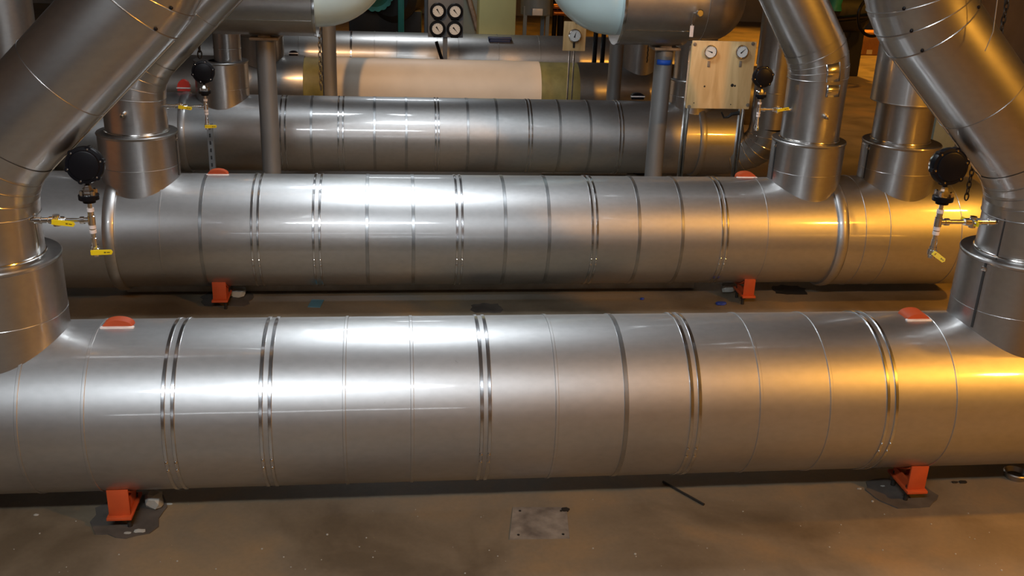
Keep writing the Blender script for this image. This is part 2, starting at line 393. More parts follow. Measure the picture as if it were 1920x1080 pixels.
# --- fourth pipe: canvas wrapped
Y4, R4 = 12.2, .37
P4 = empty('wrapped_header_pipe', (.7, Y4, 0), 'large pipe in cream canvas wrap with an olive patch, behind the third metal pipe', 'pipe', 'large horizontal insulated pipes')
def seg4(nm, p0, p1, R, mat):
    a = p0 if isinstance(p0, float) else X(p0, 130, Y4, R); b = p1 if isinstance(p1, float) else X(p1, 130, Y4, R)
    bm = new(); k = 12
    lathe(bm, [(R*.6, a), (R, a)]+[(R, a+(b-a)*i/k) for i in range(1, k)]+[(R, b), (R*.6, b)], (0, Y4, 0), (1, 0, 0), 96, cap=False)
    return finish(nm, bm, mat, P4)
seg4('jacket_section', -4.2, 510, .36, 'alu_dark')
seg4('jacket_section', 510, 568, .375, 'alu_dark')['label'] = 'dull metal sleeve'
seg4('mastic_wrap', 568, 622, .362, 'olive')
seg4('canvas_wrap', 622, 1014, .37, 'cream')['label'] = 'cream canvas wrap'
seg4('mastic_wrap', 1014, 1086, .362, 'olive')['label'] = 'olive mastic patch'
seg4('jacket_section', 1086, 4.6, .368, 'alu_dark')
# --- fifth pipe
Y5, R5 = 14.7, .38
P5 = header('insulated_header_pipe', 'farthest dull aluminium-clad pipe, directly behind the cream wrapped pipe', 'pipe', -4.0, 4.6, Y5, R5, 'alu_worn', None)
for px in (517, 560, 658, 702, 744, 820, 860, 935, 1012):
    bm = new(); ringbead(bm, X(px, 80, Y5, R5), Y5, R5, .03 if px in (658,) else .014, .005); finish('seam_bead', bm, 'band' if px == 658 else 'alu_worn', P5)

# ------------------------------------------------------------------ risers with collars
def arc_pts(A, B, C, rb, k):
    """rounded corner at B between A and C"""
    A, B, C = Vector(A), Vector(B), Vector(C); a = (A-B).normalized(); c = (C-B).normalized()
    ang = a.angle(c); t = rb/math.tan(ang/2); S0 = B+a*t; S1 = B+c*t
    cen = B+(a+c).normalized()*(rb/math.sin(ang/2)); r0_ = S0-cen; tot = PI-ang
    ax = r0_.cross(S1-cen).normalized()
    return [cen+Matrix.Rotation(tot*i/k, 4, ax) @ r0_ for i in range(k+1)]
def collar(root, x, Y, Rm, Rc, Rp, ztop, mat='alu_riser', seam_ang=None, low=True):
    bm = new(); n = 96; ring = []
    zs = []
    for k in range(n):
        a = 2*PI*k/n; yy = math.sin(a)*Rc
        zs.append(math.sqrt(max((Rm+.001)**2-min(abs(yy), Rm*.999)**2, 0)))
    lev = [ztop-.012, ztop-.004, ztop]
    A = [bm.verts.new((x+math.cos(2*PI*k/n)*(Rc+.004), Y+math.sin(2*PI*k/n)*(Rc+.004), zs[k]-.012)) for k in range(n)]
    B = [bm.verts.new((x+math.cos(2*PI*k/n)*Rc, Y+math.sin(2*PI*k/n)*Rc, zs[k]+.006)) for k in range(n)]
    rings = [A, B]
    for (rr_, z) in ((Rc, ztop-.02), (Rc+.004, ztop-.016), (Rc+.006, ztop-.006), (Rc+.002, ztop), (Rc-.012, ztop-.002), (Rp+.01, ztop-.006), (Rp-.01, ztop-.006)):
        rings.append([bm.verts.new((x+math.cos(2*PI*k/n)*rr_, Y+math.sin(2*PI*k/n)*rr_, z)) for k in range(n)])
    for P, Q in zip(rings, rings[1:]):
        for k in range(n): bm.faces.new((P[k], P[(k+1) % n], Q[(k+1) % n], Q[k]))
    c = finish('collar', bm, mat, root, 25)
    if low:
        bm = new(); torus(bm, (x, Y, (Rm+.08 if Rm+.08 < ztop-.05 else ztop-.1)), (0, 0, 1), Rc+.0005, .002, 96, 6); finish('seam_bead', bm, mat, c)
    if seam_ang is not None:
        a = math.radians(seam_ang); bm = new(); yy = math.sin(a)*Rc; z0 = math.sqrt(Rm**2-min(abs(yy), Rm*.99)**2)+.01
        mt = Matrix.Translation((x+math.cos(a)*(Rc+.002), Y+math.sin(a)*(Rc+.002), 0)) @ Matrix.Rotation(a, 4, 'Z')
        box(bm, (-.002, -.005, z0), (.002, .005, ztop-.02), 0, None, mt); s = finish('lap_seam', bm, 'seam', c); s['label'] = 'dark lap seam'
        bm = new(); box(bm, (-.002, -.014, ztop-.055), (.006, .012, ztop-.035), .002, None, mt); finish('latch', bm, 'chrome', c)
    return c
def riser_strip(root, x, Y, R, z0, z1, deg, w_, mat, nm, lab):
    a = math.radians(deg); mt = Matrix.Translation((x+math.cos(a)*(R+.001), Y+math.sin(a)*(R+.001), 0)) @ Matrix.Rotation(a, 4, 'Z')
    bm = new(); box(bm, (-.002, -w_/2, z0), (.003, w_/2, z1), .001, None, mt); o = finish(nm, bm, mat, root); o['label'] = lab
def foil_patch(root, path, R, a0, a1, lift=.004):
    '''a thin foil piece bent round a pipe between two angles, following the elbow'''
    bm = new(); N = 8; rows = []
    for i, p in enumerate(path):
        t = (path[min(i+1, len(path)-1)]-path[max(i-1, 0)]).normalized(); f = Vector((0, -1, 0)); f = (f-t*f.dot(t)).normalized(); s_ = t.cross(f).normalized()
        if s_.x < 0: s_ = -s_
        rows.append([bm.verts.new(p+(f*math.cos(math.radians(a0+(a1-a0)*k/N))+s_*math.sin(math.radians(a0+(a1-a0)*k/N)))*(R+lift)) for k in range(N+1)])
    for A_, B_ in zip(rows, rows[1:]):
        for k in range(N): bm.faces.new((A_[k], A_[k+1], B_[k+1], B_[k]))
    o = finish('foil_patch', bm, 'band', root); o['label'] = 'shiny foil patch'
    m_ = o.modifiers.new('thickness', 'SOLIDIFY'); m_.thickness = .003; m_.offset = 1
def riser(label, x, Y, sgn, zb=1.08, ang=45, Rp=.202, Rc=.26, Rm=R1, L=.96, seam=None, ztop=.71, nozzle=None, group='pipe risers with collars on the big pipes'):
    root = empty('riser_pipe', (x, Y, Rm), label, 'pipe', group)
    collar(root, x, Y, Rm, Rc, Rp, ztop, seam_ang=seam)
    B = Vector((x, Y, zb)); d = Vector((sgn*math.sin(math.radians(ang)), 0, math.cos(math.radians(ang))))
    C = B+d*L; D = C+Vector((0, 0, 1.8))
    A = Vector((x, Y, ztop-.03))
    a1 = arc_pts(A, B, C, .42, 4); a2 = arc_pts(B, C, D, .50, 5)
    bm = new(); sweep(bm, [A, a1[0]+Vector((0, 0, .02))], Rp, 72, cap=False); j = finish('lower_jacket', bm, 'alu_riser', root)
    bm = new(); torus(bm, (x, Y, ztop+.008), (0, 0, 1), Rp+.002, .006, 72); finish('seal_bead', bm, 'chrome', j)
    bm = new(); sweep(bm, a1, Rp+.004, 72, cap=False)
    o = finish('gored_elbow', bm, 'alu_riser', root, 6)
    for p, q in zip(a1, a1[1:]):
        bm = new(); t = (q-p).normalized(); torus(bm, p+t*.004, t, Rp+.004, .0028, 72, 6); finish('gore_seam', bm, 'alu_riser', o)
    bm = new(); sweep(bm, [a1[-1]-d*.02, a2[0]+d*.02], Rp, 72, cap=False); dj = finish('diagonal_jacket', bm, 'alu_riser', root)
    bm = new(); torus(bm, a1[-1].lerp(a2[0], .45), d, Rp, .0022, 72, 6); finish('seam_bead', bm, 'alu_riser', dj)
    # lap joint along the underside of the diagonal run
    side = Vector((0, -1, 0)); dn = d.cross(side).normalized()
    if dn.z > 0: dn = -dn
    bm = new(); sweep(bm, [a1[-1]+dn*(Rp+.001), a2[0]+dn*(Rp+.001)], .0035, 8); finish('lap_seam', bm, 'chrome', dj)
    bm = new(); sweep(bm, a2, Rp+.005, 72, cap=False)
    o = finish('upper_elbow', bm, 'alu_riser', root, 6)
    for p, q in zip(a2, a2[1:]):
        t = (q-p).normalized()
        bm = new(); torus(bm, p+t*.004, t, Rp+.005, .003, 72, 6); finish('gore_seam', bm, 'alu_riser', o)
        s = t.cross(Vector((0, -1, 0))).normalized()
        for q_ in (1, -1):
            w_ = (Vector((0, -1, 0))*.75+s*.66*q_).normalized()
            bm = new(); lathe(bm, [(.007, -.004), (.007, .004), (.003, .007), (0, .007)], p+t*.012+w_*(Rp+.006), w_, 10); finish('screw', bm, 'black', o)
    bm = new(); sweep(bm, [a2[-1]-Vector((0, 0, .02)), D], Rp, 72, cap=False); finish('upper_jacket', bm, 'alu_riser', root)
    if nozzle:
        px, py = nozzle; dd = ray(px, py); cxy = Vector((x, Y))
        a = dd.x**2+dd.y**2; b = -(dd.x*x+dd.y*Y); c = x*x+Y*Y-Rp**2; t = (-b-math.sqrt(max(b*b-a*c, 0)))/a
        p = CAMP+dd*t; nn = Vector((p.x-x, p.y-Y, 0)).normalized()
        bm = new(); lathe(bm, [(.016, -.01), (.016, .035), (.009, .036), (.008, .06), (0, .06)], p, nn+Vector((0, 0, -.12)), 16); finish('nozzle', bm, 'chrome', root)
    return root, B, a1
XL, XR = -1.65, 2.94
fl, _, _ = riser('front left riser leaning up to the right from its collar on the nearest pipe', XL, Y1, 1, seam=None, L=1.14)
fr, _, _ = riser('front right riser leaning up to the left from its collar on the nearest pipe', XR, Y1, -1, L=1.12, seam=205)
riser('left riser on the second pipe, small nozzle on its front, behind the front left riser', XL, Y2, 1, Rc=.25, Rp=.197, Rm=R2, L=1.3, seam=-8, ztop=.68, nozzle=(233, 213))
pr_, _, pa = riser('riser with a bright patched elbow near the right end of the second pipe', XR-.003, Y2, -1, zb=1.235, ang=33, Rc=.252, Rp=.202, Rm=R2, L=1.5, seam=188, ztop=.68, nozzle=(1546, 217))
riser_strip(fl, XL, Y1, .202, .70, 1.0, -12, .018, 'chrome', 'edge_strip', 'bright steel strip')
riser_strip(fr, XR, Y1, .202, .70, 1.0, 208, .006, 'seam', 'lap_seam', 'dark lap seam')
foil_patch(pr_, [pa[0]+Vector((0, 0, -.10)), pa[0]+Vector((0, 0, -.02))], .206, -4, 24)
foil_patch(pr_, pa[0:3], .206, -8, 20)
# straight stack with a wide upper sleeve on the right end section
rt = empty('riser_pipe', (3.65, Y2, .4), 'straight vertical riser with a wider upper sleeve, rightmost on the second pipe', 'pipe', 'pipe risers with collars on the big pipes')
collar(rt, 3.635, Y2, .400, .268, .2, .67, seam_ang=190)
bm = new(); sweep(bm, [(3.62, Y2, .64), (3.62, Y2, 1.02)], .2, 72, cap=False); finish('lower_jacket', bm, 'alu_riser', rt)
bm = new(); lathe(bm, [(.19, .955), (.240, .955), (.242, .96), (.240, .968), (.240, 3.2)], (3.61, Y2, 0), (0, 0, 1), 72, cap=False); finish('upper_sleeve', bm, 'alu_riser', rt)
bm = new(); torus(bm, (3.62, Y2, .685), (0, 0, 1), .202, .006); finish('seal_bead', bm, 'chrome', rt)
# third pipe risers
r3 = empty('riser_pipe', (-1.575, Y3, R3), 'slim vertical riser in a wide collar, just left of the left steel post', 'pipe', 'pipe risers with collars on the big pipes')
collar(r3, -1.585, Y3, R3, .245, .125, .69)
bm = new(); sweep(bm, [(-1.52, Y3, .66), (-1.52, Y3, 3.0)], .125, 56, cap=False); finish('vertical_jacket', bm, 'alu_riser', r3)
bm = new(); torus(bm, (-1.52, Y3, .80), (0, 0, 1), .1255, .003); finish('seam_bead', bm, 'alu_riser', r3)
r4 = empty('riser_pipe', (2.99, Y3, R3), 'vertical riser between the right steel post and the plywood gauge board', 'pipe', 'pipe risers with collars on the big pipes')
collar(r4, 2.99, Y3, R3, .225, .17, .60)
bm = new(); sweep(bm, [(2.99, Y3, .57), (2.99, Y3, 3.0)], .20, 56, cap=False); finish('vertical_jacket', bm, 'alu_riser', r4)
# pipe leaving the end of the third header and turning up
r5 = empty('elbowed_riser_pipe', (3.7, 9.45, FL), 'vertical riser with a ribbed bottom elbow, right of the plywood gauge board', 'pipe', 'pipe risers with collars on the big pipes')
xe, ye, ze = at(1441, 230, 9.35).x, 9.35, -.10
A = Vector((xe-.38, Y3-.1, ze)); B = Vector((xe, ye, ze)); C = Vector((xe, ye, 3.0))
ap = arc_pts(A, B, C, .3, 6)
bm = new(); sweep(bm, [A, ap[0]], .17, 56, cap=False); finish('inlet_jacket', bm, 'alu_riser', r5)
bm = new(); sweep(bm, ap, .182, 56, cap=False); o = finish('gored_elbow', bm, 'alu_riser', r5, 6)
for p, q in zip(ap, ap[1:]):
    t = (q-p).normalized(); bm = new(); torus(bm, p, t, .182, .005, 56, 6); finish('gore_seam', bm, 'chrome', o)
bm = new(); sweep(bm, [ap[-1], Vector((xe, ye, .95))], .178, 56, cap=False); finish('lower_jacket', bm, 'alu_riser', r5)
bm = new(); torus(bm, (xe, ye, .55), (0, 0, 1), .178, .003); finish('seam_bead', bm, 'alu_riser', r5)
bm = new(); lathe(bm, [(.17, .80), (.188, .80), (.188, 3.0)], (xe, ye, 0), (0, 0, 1), 56, cap=False); finish('upper_jacket', bm, 'alu_riser', r5)
# fourth pipe risers
xa = at(492, 100, Y4).x; xb = at(1198, 100, Y4).x
for x, lab, Rr in ((xa, 'short collar and riser on the fourth pipe, just behind the left steel post', .2), (xb, 'collar with a ragged lap seam hanging between the grey column and the right post', .2)):
    q = empty('riser_pipe', (x, Y4, .36), lab, 'pipe', 'pipe risers with collars on the big pipes')
    c = collar(q, x, Y4, .37, .25, Rr, 1.15 if x > 0 else .62, low=False)
    if x > 0:
        bm = new()
        a = math.radians(-80)
        pts = [(x+math.cos(a+.03*(k % 2))*(.253), Y4+math.sin(a+.03*(k % 2))*.253, .42+.03*k) for k in range(22)]
        sweep(bm, pts, .007, 6); finish('lap_seam', bm, 'seam', c)
    bm = new(); sweep(bm, [(x, Y4, .6), (x, Y4, 3.2)], Rr, 56, cap=False); finish('vertical_jacket', bm, 'alu_riser', q)

# ------------------------------------------------------------------ orange pipe supports and their pads
def support(label, px, py, Y, ws, side):
    """px,py: the bottom corner of the front face"""
    p = at(px, py, Y); x = p.x; w_ = ws
    root = empty('pipe_support', (x, Y+.1, FL), label, 'pipe support', 'orange pipe supports on the floor')
    zb = -.415; dp = .19
    bm = new(); box(bm, (x-w_/2, Y, zb), (x+w_/2, Y+.012, -.287), .002); finish('front_plate', bm, 'orange', root)
    bm = new(); box(bm, (x-w_/2+.004, Y+.012, zb), (x-w_/2+.016, Y+.16, -.376)); finish('web', bm, 'orange', root)
    bm = new(); box(bm, (x+w_/2-.020, Y+.05, zb), (x+w_/2-.008, Y+.15, -.35)); finish('web', bm, 'orange', root)
    bm = new(); box(bm, (x-w_/2-.008, Y-.020, zb-.015), (x+w_/2+.008, Y+dp, zb), .003); finish('base_plate', bm, 'orange', root)
    bm = new(); N = 14
    pr = [(Y+.02+k*(.24/N)) for k in range(N+1)]
    # curved saddle following the pipe's underside
    Yc, Rr = (Y1, R1) if Y < 5 else (Y2, R2)
    va = []; 
    for yy in pr:
        zz = -math.sqrt(max((Rr+.003)**2-(yy-Yc)**2, .0)); va.append((yy, zz))
    T = [[bm.verts.new((xx, yy, zz+dz)) for yy, zz in va] for xx, dz in ((x-w_/2, 0), (x+w_/2, 0), (x+w_/2, -.010), (x-w_/2, -.010))]
    for i in range(4):
        Aq, Bq = T[i], T[(i+1) % 4]
        for k in range(N): bm.faces.new((Aq[k], Aq[k+1], Bq[k+1], Bq[k]))
    bm.faces.new([T[i][0] for i in range(4)]); bm.faces.new([T[i][-1] for i in range(4)])
    finish('saddle', bm, 'orange', root)
    for dy in (.02, .15):
        bm = new(); bx = x+side*w_*.36
        lathe(bm, [(.011, FL), (.011, -.40), (.0, -.40)], (bx, Y+dy, 0), (0, 0, 1), 12)
        lathe(bm, [(0, -.446), (.02, -.446), (.02, -.431), (.0, -.431)], (bx, Y+dy, 0), (0, 0, 1), 6)
        finish('anchor_bolt', bm, 'rod', root)
    return root
support('orange support under the nearest pipe, left one, beside a concrete lump', 224, 962, 3.86, .090, 1)
support('orange support under the nearest pipe, right one, on the sodium-lit floor', 1717, 920, 3.86, .088, -1)
support('small orange support under the second pipe, left one', 412, 558, 6.40, .090, 1)
support('small orange support under the second pipe, right one, beside a pale lump', 1404, 548, 6.40, .082, -1)
def pad(px, py, rx, ry, label, name='grout_pad', mat='pad', h=.006, cat='grout pad', group='grout pads on the floor', seed=1):
    p = at(px, py, Z=FL); rnd = random.Random(seed); bm = new(); N = 22
    poly = []
    for k in range(N):
        a = 2*PI*k/N; s = 1+rnd.uniform(-.13, .13)
        c, s_ = math.cos(a), math.sin(a)
        e = (abs(c)**3+abs(s_)**3)**(-1/3)
        poly.append((p.x+c*rx*s*e, p.y+s_*ry*s*e))
    prism(bm, poly, FL, FL+h)
    return tag(finish(name, bm, mat, flat=True), label, cat, group)
pad(245, 965, .15, .17, 'dark crumbled grout pad under the front left orange support', seed=3)
pad(1690, 925, .17, .12, 'dark grout patch under the front right orange support', seed=4)
pad(425, 562, .17, .14, 'grout pad under the second pipe, at its left orange support', seed=5)
def flat_patch(name, quad, h, mat, label, cat, group=None):
    bm = new(); pts = [at(x, y, Z=FL) for x, y in quad]
    prism(bm, [(p.x, p.y) for p in pts], FL, FL+h)
    o = finish(name, bm, mat, flat=True)
    if cat: tag(o, label, cat, group)
    return o
fp = flat_patch('floor_plate', [(955, 1012), (1068, 1010), (1062, 952), (962, 952)], .004, 'plate', 'square worn plate set in the floor at bottom centre', 'floor plate')
for x, y in ((975, 958), (1052, 958), (972, 1003), (1056, 1002)):
    p = at(x, y, Z=FL+.004); bm = new(); lathe(bm, [(.006, 0), (.006, .002), (0, .002)], (p.x, p.y, FL+.004), (0, 0, 1), 10); finish('screw', bm, 'rod', fp)
pad(1060, 957, .018, .014, 'small dark washer lying at the corner of the floor plate', 'washer', 'rod', .008, 'washer', None, 2)
ca, cb_ = at(238, 548, Z=FL), at(1300, 540, Z=FL)
bm = new(); box(bm, (ca.x, 6.74, FL), (cb_.x, 6.98, FL+.052), .004); c = finish('trim_1', bm, 'palestrip', flat=True); c['kind'] = 'structure'
pad(1480, 544, .13, .10, 'black oil stain on the floor under the right part of the second pipe', 'oil_stain', 'black_dull', .001, 'stain', None, 8)
pad(912, 578, .11, .09, 'grey-brown repair patch on the floor between the first two pipes', 'floor_patch', 'pad', .001, 'floor patch', None, 9)
def lump(px, py, s, label, name='concrete_lump', mat='rubble', cat='rubble', group=None, seed=1, lift=0):
    p = at(px, py, Z=FL); rnd = random.Random(seed); bm = new()
    bmesh.ops.create_icosphere(bm, subdivisions=2, radius=1)
    for v in bm.verts:
        k = 1+rnd.uniform(-.14, .14); v.co = Vector((max(-.8, min(.8, v.co.x))*s[0]*k, max(-.8, min(.8, v.co.y))*s[1]*k, max(-.75, min(.75, v.co.z))*s[2]*k))
    zmin = min(v.co.z for v in bm.verts)
    for v in bm.verts: v.co += Vector((p.x, p.y, FL-zmin))
    return tag(finish(name, bm, mat, angle=20), label, cat, group)
lump(290, 950, (.045, .05, .045), 'pale rectangular concrete lump beside the front left orange support', seed=2)
lump(445, 556, (.07, .06, .04), 'grey concrete lump beside the left support of the second pipe', seed=3)
lump(1364, 548, (.065, .05, .045), 'pale rounded lump left of the second pipe right support', seed=4)
for i, (px, py, s, lab) in enumerate(((262, 998, .02, 'loose pale chip in front of the front left support, largest of three'), (240, 1001, .014, 'small pale chip just left of the largest chip'), (318, 946, .010, 'tiny white chip right of the concrete lump'),
                          (1655, 913, .012, 'tiny white pebble left of the front right support'), (1611, 917, .009, 'tiny reddish pebble farthest left of the right support'), (68, 966, .009, 'tiny bright pebble near the left picture edge'),
                          (1805, 905, .016, 'dark crumb under the pipe right of the right support'), (1790, 905, .012, 'smaller dark crumb beside the right support'))):
    lump(px, py, (s*1.5, s*.8, s*.35), lab, 'stone_chip', 'rubble' if i < 6 else 'rod', 'chip', 'loose chips on the floor', 20+i)
flat_patch('plastic_scrap', [(577, 576), (600, 577), (608, 563), (585, 562)], .004, 'bluescrap', 'blue-grey flat scrap on the floor behind the nearest pipe', 'scrap')
lump(1352, 571, (.045, .03, .012), 'dark blue crumpled scrap on the floor behind the nearest pipe', 'cloth_scrap', 'blueglove', 'scrap', None, 31)
lump(1204, 562, (.018, .014, .01), 'small dark blue crumb between the first two pipes', 'plastic_crumb', 'blueglove', 'scrap', None, 32)
a, b = at(1243, 903, Z=FL+.007), at(1320, 946, Z=FL+.007)
bm = new(); sweep(bm, [a, b], .006, 10); tag(finish('steel_rod', bm, 'rod'), 'thin dark rod lying on the floor in front of the nearest pipe', 'rod')
a = at(1905, 885, Z=FL+.03)
bm = new(); lathe(bm, [(.0, 0), (.05, 0), (.06, .03), (.055, .035), (.04, .012), (0, .012)], (a.x, a.y, FL), (0, 0, 1), 24); tag(finish('metal_lid', bm, 'alu_dark'), 'small round metal lid on the floor at the far right edge', 'lid')

# ------------------------------------------------------------------ pressure transmitters with valves
def lever(parent, o, dirv, L=.085, wd=.022, body=.017):
    """ball valve body with flat yellow lever"""
    o = Vector(o); d = Vector(dirv).normalized()
    bm = new(); lathe(bm, [(.0, -.026), (.016, -.026), (.016, -.014), (body+.004, -.01), (body+.004, .01), (.016, .014), (.016, .026), (0, .026)], o, (0, 0, 1) if abs(d.z) < .5 and parent.get('v') else (0, 0, 1), 14)
    v = finish('ball_valve', bm, 'chrome', parent)
    u = Vector((0, -1, 0)); s = d.cross(u).normalized()
    base = o+u*.03
    bm = new(); lathe(bm, [(.006, 0), (.006, .034), (0, .034)], o, u, 10); finish('valve_stem', bm, 'chrome', v)
    bm = new(); pts = [(-.012, -.011), (.01, -.012), (L*.35, -.011), (L*.45, -wd/2), (L-.006, -wd/2), (L, 0), (L-.006, wd/2), (L*.4, wd/2), (.01, .012), (-.012, .011)]
    mt = Matrix(((d.x, s.x, u.x, base.x), (d.y, s.y, u.y, base.y), (d.z, s.z, u.z, base.z), (0, 0, 0, 1)))
    prism(bm, pts, -.003, .004, mt); h = finish('lever', bm, 'yellow', v); h['label'] = 'yellow lever'
    bm = new(); box(bm, (L*.55, -.003, .0042), (L*.66, .003, .0048), 0, None, mt); box(bm, (L*.70, -.002, .0042), (L*.86, .002, .0048), 0, None, mt); finish('print_mark', bm, 'mark', h)
    return v
def transmitter(label, px, py, Y, edge_x, side_lever=(1, 0, -.12), bot_lever=(1, 0, .03), bL=.09, disc_dx=0, s=1.0, hz=0.0):
    p = at(px, py, Y); root = empty('pressure_transmitter', p, label, 'gauge', 'round black pressure transmitters on the risers')
    T = lambda x, y, z: p+Vector((x, y, z))
    # stem, tee and side tube
    bm = new(); lathe(bm, [(.0, -.125), (.013, -.125), (.013, -.085), (.010, -.083), (.010, -.045), (.014, -.044), (.014, -.022), (.017, -.02), (.017, .02), (.014, .022), (.014, .04), (.010, .041), (.010, .085), (0, .085)], p, (0, 0, 1), 16)
    st = finish('stem', bm, 'chrome', root)
    for z in (-.052, -.03, .05):
        bm = new(); lathe(bm, [(.0155, z-.008), (.0155, z+.008)], p, (0, 0, 1), 16); finish('thread_tape', bm, 'sealant', st)
    L = (edge_x-p.x)/s; sg = 1 if L > 0 else -1; L = abs(L)
    bm = new(); lathe(bm, [(.013, 0), (.013, .03), (.017, .031), (.017, .05), (.010, .051), (.010, L*.45), (.016, L*.45), (.018, L*.5), (.018, L*.72), (.013, L*.74), (.013, L*.85), (.017, L*.86), (.017, L*.97), (.010, L*.98), (.010, L+.02)], p, (sg, 0, 0), 16)
    tb = finish('side_tube', bm, 'chrome', root)
    lever(root, p+Vector((sg*L*.60, 0, 0)), side_lever, .088)
    lever(root, p+Vector((0, 0, -.145)), bot_lever, bL)
    # flange and bolts
    bm = new(); lathe(bm, [(.0, .085), (.028, .085), (.030, .1), (.045, .1), (.0455, .102), (.0455, .120), (.043, .123), (0, .123)], p, (0, 0, 1), 32); f = finish('flange', bm, 'black', root)
    bm = new(); lathe(bm, [(.026, .123), (.024, .14), (.017, .152), (.014, .165), (.0, .165)], p, (0, 0, 1), 6); finish('hex_hub', bm, 'chrome', f)
    for k in range(4):
        a = PI/4+k*PI/2; bm = new(); lathe(bm, [(.010, .123), (.010, .142), (.006, .146), (0, .146)], T(math.cos(a)*.033, math.sin(a)*.033, 0), (0, 0, 1), 6); finish('flange_bolt', bm, 'chrome', f)
    bm = new(); lathe(bm, [(.009, .155), (.009, .185), (0, .185)], p, (0, 0, 1), 14); finish('neck', bm, 'black', root)
    # round housing facing the walkway
    ax = Vector((0, -1, .10)).normalized(); c = T(disc_dx, .0, .258)
    bm = new(); lathe(bm, [(0, -.055), (.060, -.055), (.074, -.045), (.078, -.02), (.078, .01), (0, .01)], c, ax, 48); hs = finish('housing', bm, 'chrome', root); hs['label'] = 'bright metal back housing'
    bm = new(); lathe(bm, [(.079, -.022), (.083, -.018), (.084, .008), (.081, .016), (.068, .018), (.064, .024), (.058, .026), (0, .026)], c, ax, 48)
    u, v = frame(ax)
    for k in range(6):
        a = k*PI/3+.25; q = c+(u*math.cos(a)+v*math.sin(a))*.076; lathe(bm, [(.013, -.016), (.013, .017), (0, .017)], q, ax, 14)
    cv = finish('cover', bm, 'black', root); cv['label'] = 'black round cover'
    for k in range(6):
        a = k*PI/3+.25; q = c+(u*math.cos(a)+v*math.sin(a))*.074
        bm = new(); lathe(bm, [(.0045, .015), (.0045, .021), (0, .022)], q, ax, 8); finish('cover_screw', bm, 'chrome', cv)
    root.scale = (s, s, s)
    return root
transmitter('black round transmitter joined to the front left riser, nearest on the left', 172, 413, Y1-.06, XL+.2, bL=.085, s=.90)
transmitter('black round transmitter joined to the front right riser, nearest on the right', 1759, 416, Y1-.06, XR-.2, side_lever=(-.3, .9, 0), bot_lever=(.7, -.5, -.5), bL=.05)
transmitter('black round transmitter joined to the second pipe left riser, before the slim riser collar', 386, 200, Y2-.06, XL+.197, bL=.075, s=.86)
transmitter('black round transmitter in front of the plywood board right edge, on the patched-elbow riser', 1423, 205, Y2-.06, XR-.2, side_lever=(1, 0, .2), bot_lever=(-.2, -.9, -.1), bL=.04, s=.86)
# valve set on the wall side, seen under the front right riser
p = at(1797, 262, 8.0); vs = empty('valve_manifold', p, 'two small valves with yellow levers under the front right riser', 'valve')
bm = new(); sweep(bm, [p+Vector((.01, 0, -.11)), p+Vector((0, 0, .06)), p+Vector((-.02, 0, .09)), p+Vector((-.1, 0, .09))], .009, 10); finish('tube', bm, 'chrome', vs)
bm = new(); sweep(bm, [p+Vector((.01, 0, -.11)), p+Vector((.01, 0, FL-p.z))], .012, 10); finish('standpipe', bm, 'steel', vs)
lever(vs, p+Vector((-.1, 0, .09)), (1, 0, 0), .11); lever(vs, p+Vector((.0, 0, -.05)), (1, 0, .05), .11)

# ------------------------------------------------------------------ steel posts carrying the overhead ducts
def post(label, pxt, pyt, Y, R=.078, cap=True, tape=False, ztop=None, cw=.115, grp='round steel posts'):
    p = at(pxt, pyt, Y); zt = ztop if ztop else p.z
    root = empty('steel_post', (p.x, Y, FL), label, 'post', grp)
    bm = new(); lathe(bm, [(R, FL+.015), (R, zt)], (p.x, Y, 0), (0, 0, 1), 40); finish('shaft', bm, 'steel', root)
    bm = new(); box(bm, (p.x-.13, Y-.13, FL), (p.x+.13, Y+.13, FL+.015), .003); finish('base_plate', bm, 'rust', root)
    if cap:
        bm = new(); box(bm, (p.x-cw, Y-.11, zt), (p.x+cw, Y+.11, zt+.022), .003); finish('cap_plate', bm, 'rust', root)
    if tape:
        q = at(1241, 115, Y); bm = new()
        n = 14; A = []
        for k in range(n+1):
            a = math.radians(-150+k*(100/n)); A.append((p.x+math.cos(a)*(R+.0015), Y+math.sin(a)*(R+.0015)))
        for k in range(n):
            bm.faces.new([bm.verts.new((A[k][0], A[k][1], q.z-.022)), bm.verts.new((A[k+1][0], A[k+1][1], q.z-.022)), bm.verts.new((A[k+1][0], A[k+1][1], q.z+.022)), bm.verts.new((A[k][0], A[k][1], q.z+.022))])
        bmesh.ops.remove_doubles(bm, verts=bm.verts, dist=1e-5)
        o = finish('tape_strip', bm, 'tape', root); o['label'] = 'blue tape'
        sm = o.modifiers.new('thickness', 'SOLIDIFY'); sm.thickness = .001
    return root, Vector((p.x, Y, zt))
YP = 8.55
_, pl = post('left capped steel post standing behind the second pipe', 497, 73, YP)
_, prt = post('right capped steel post with a strip of blue tape', 1246, 92, YP, tape=True)
post('brown steel column rising behind the third pipe, beside the hanging chain', 619, 170, 11.1, ztop=3.2, cap=False)
post('grey steel column behind the third pipe, near the right aqua elbow', 1150, 175, 11.1, ztop=3.2, cap=False)

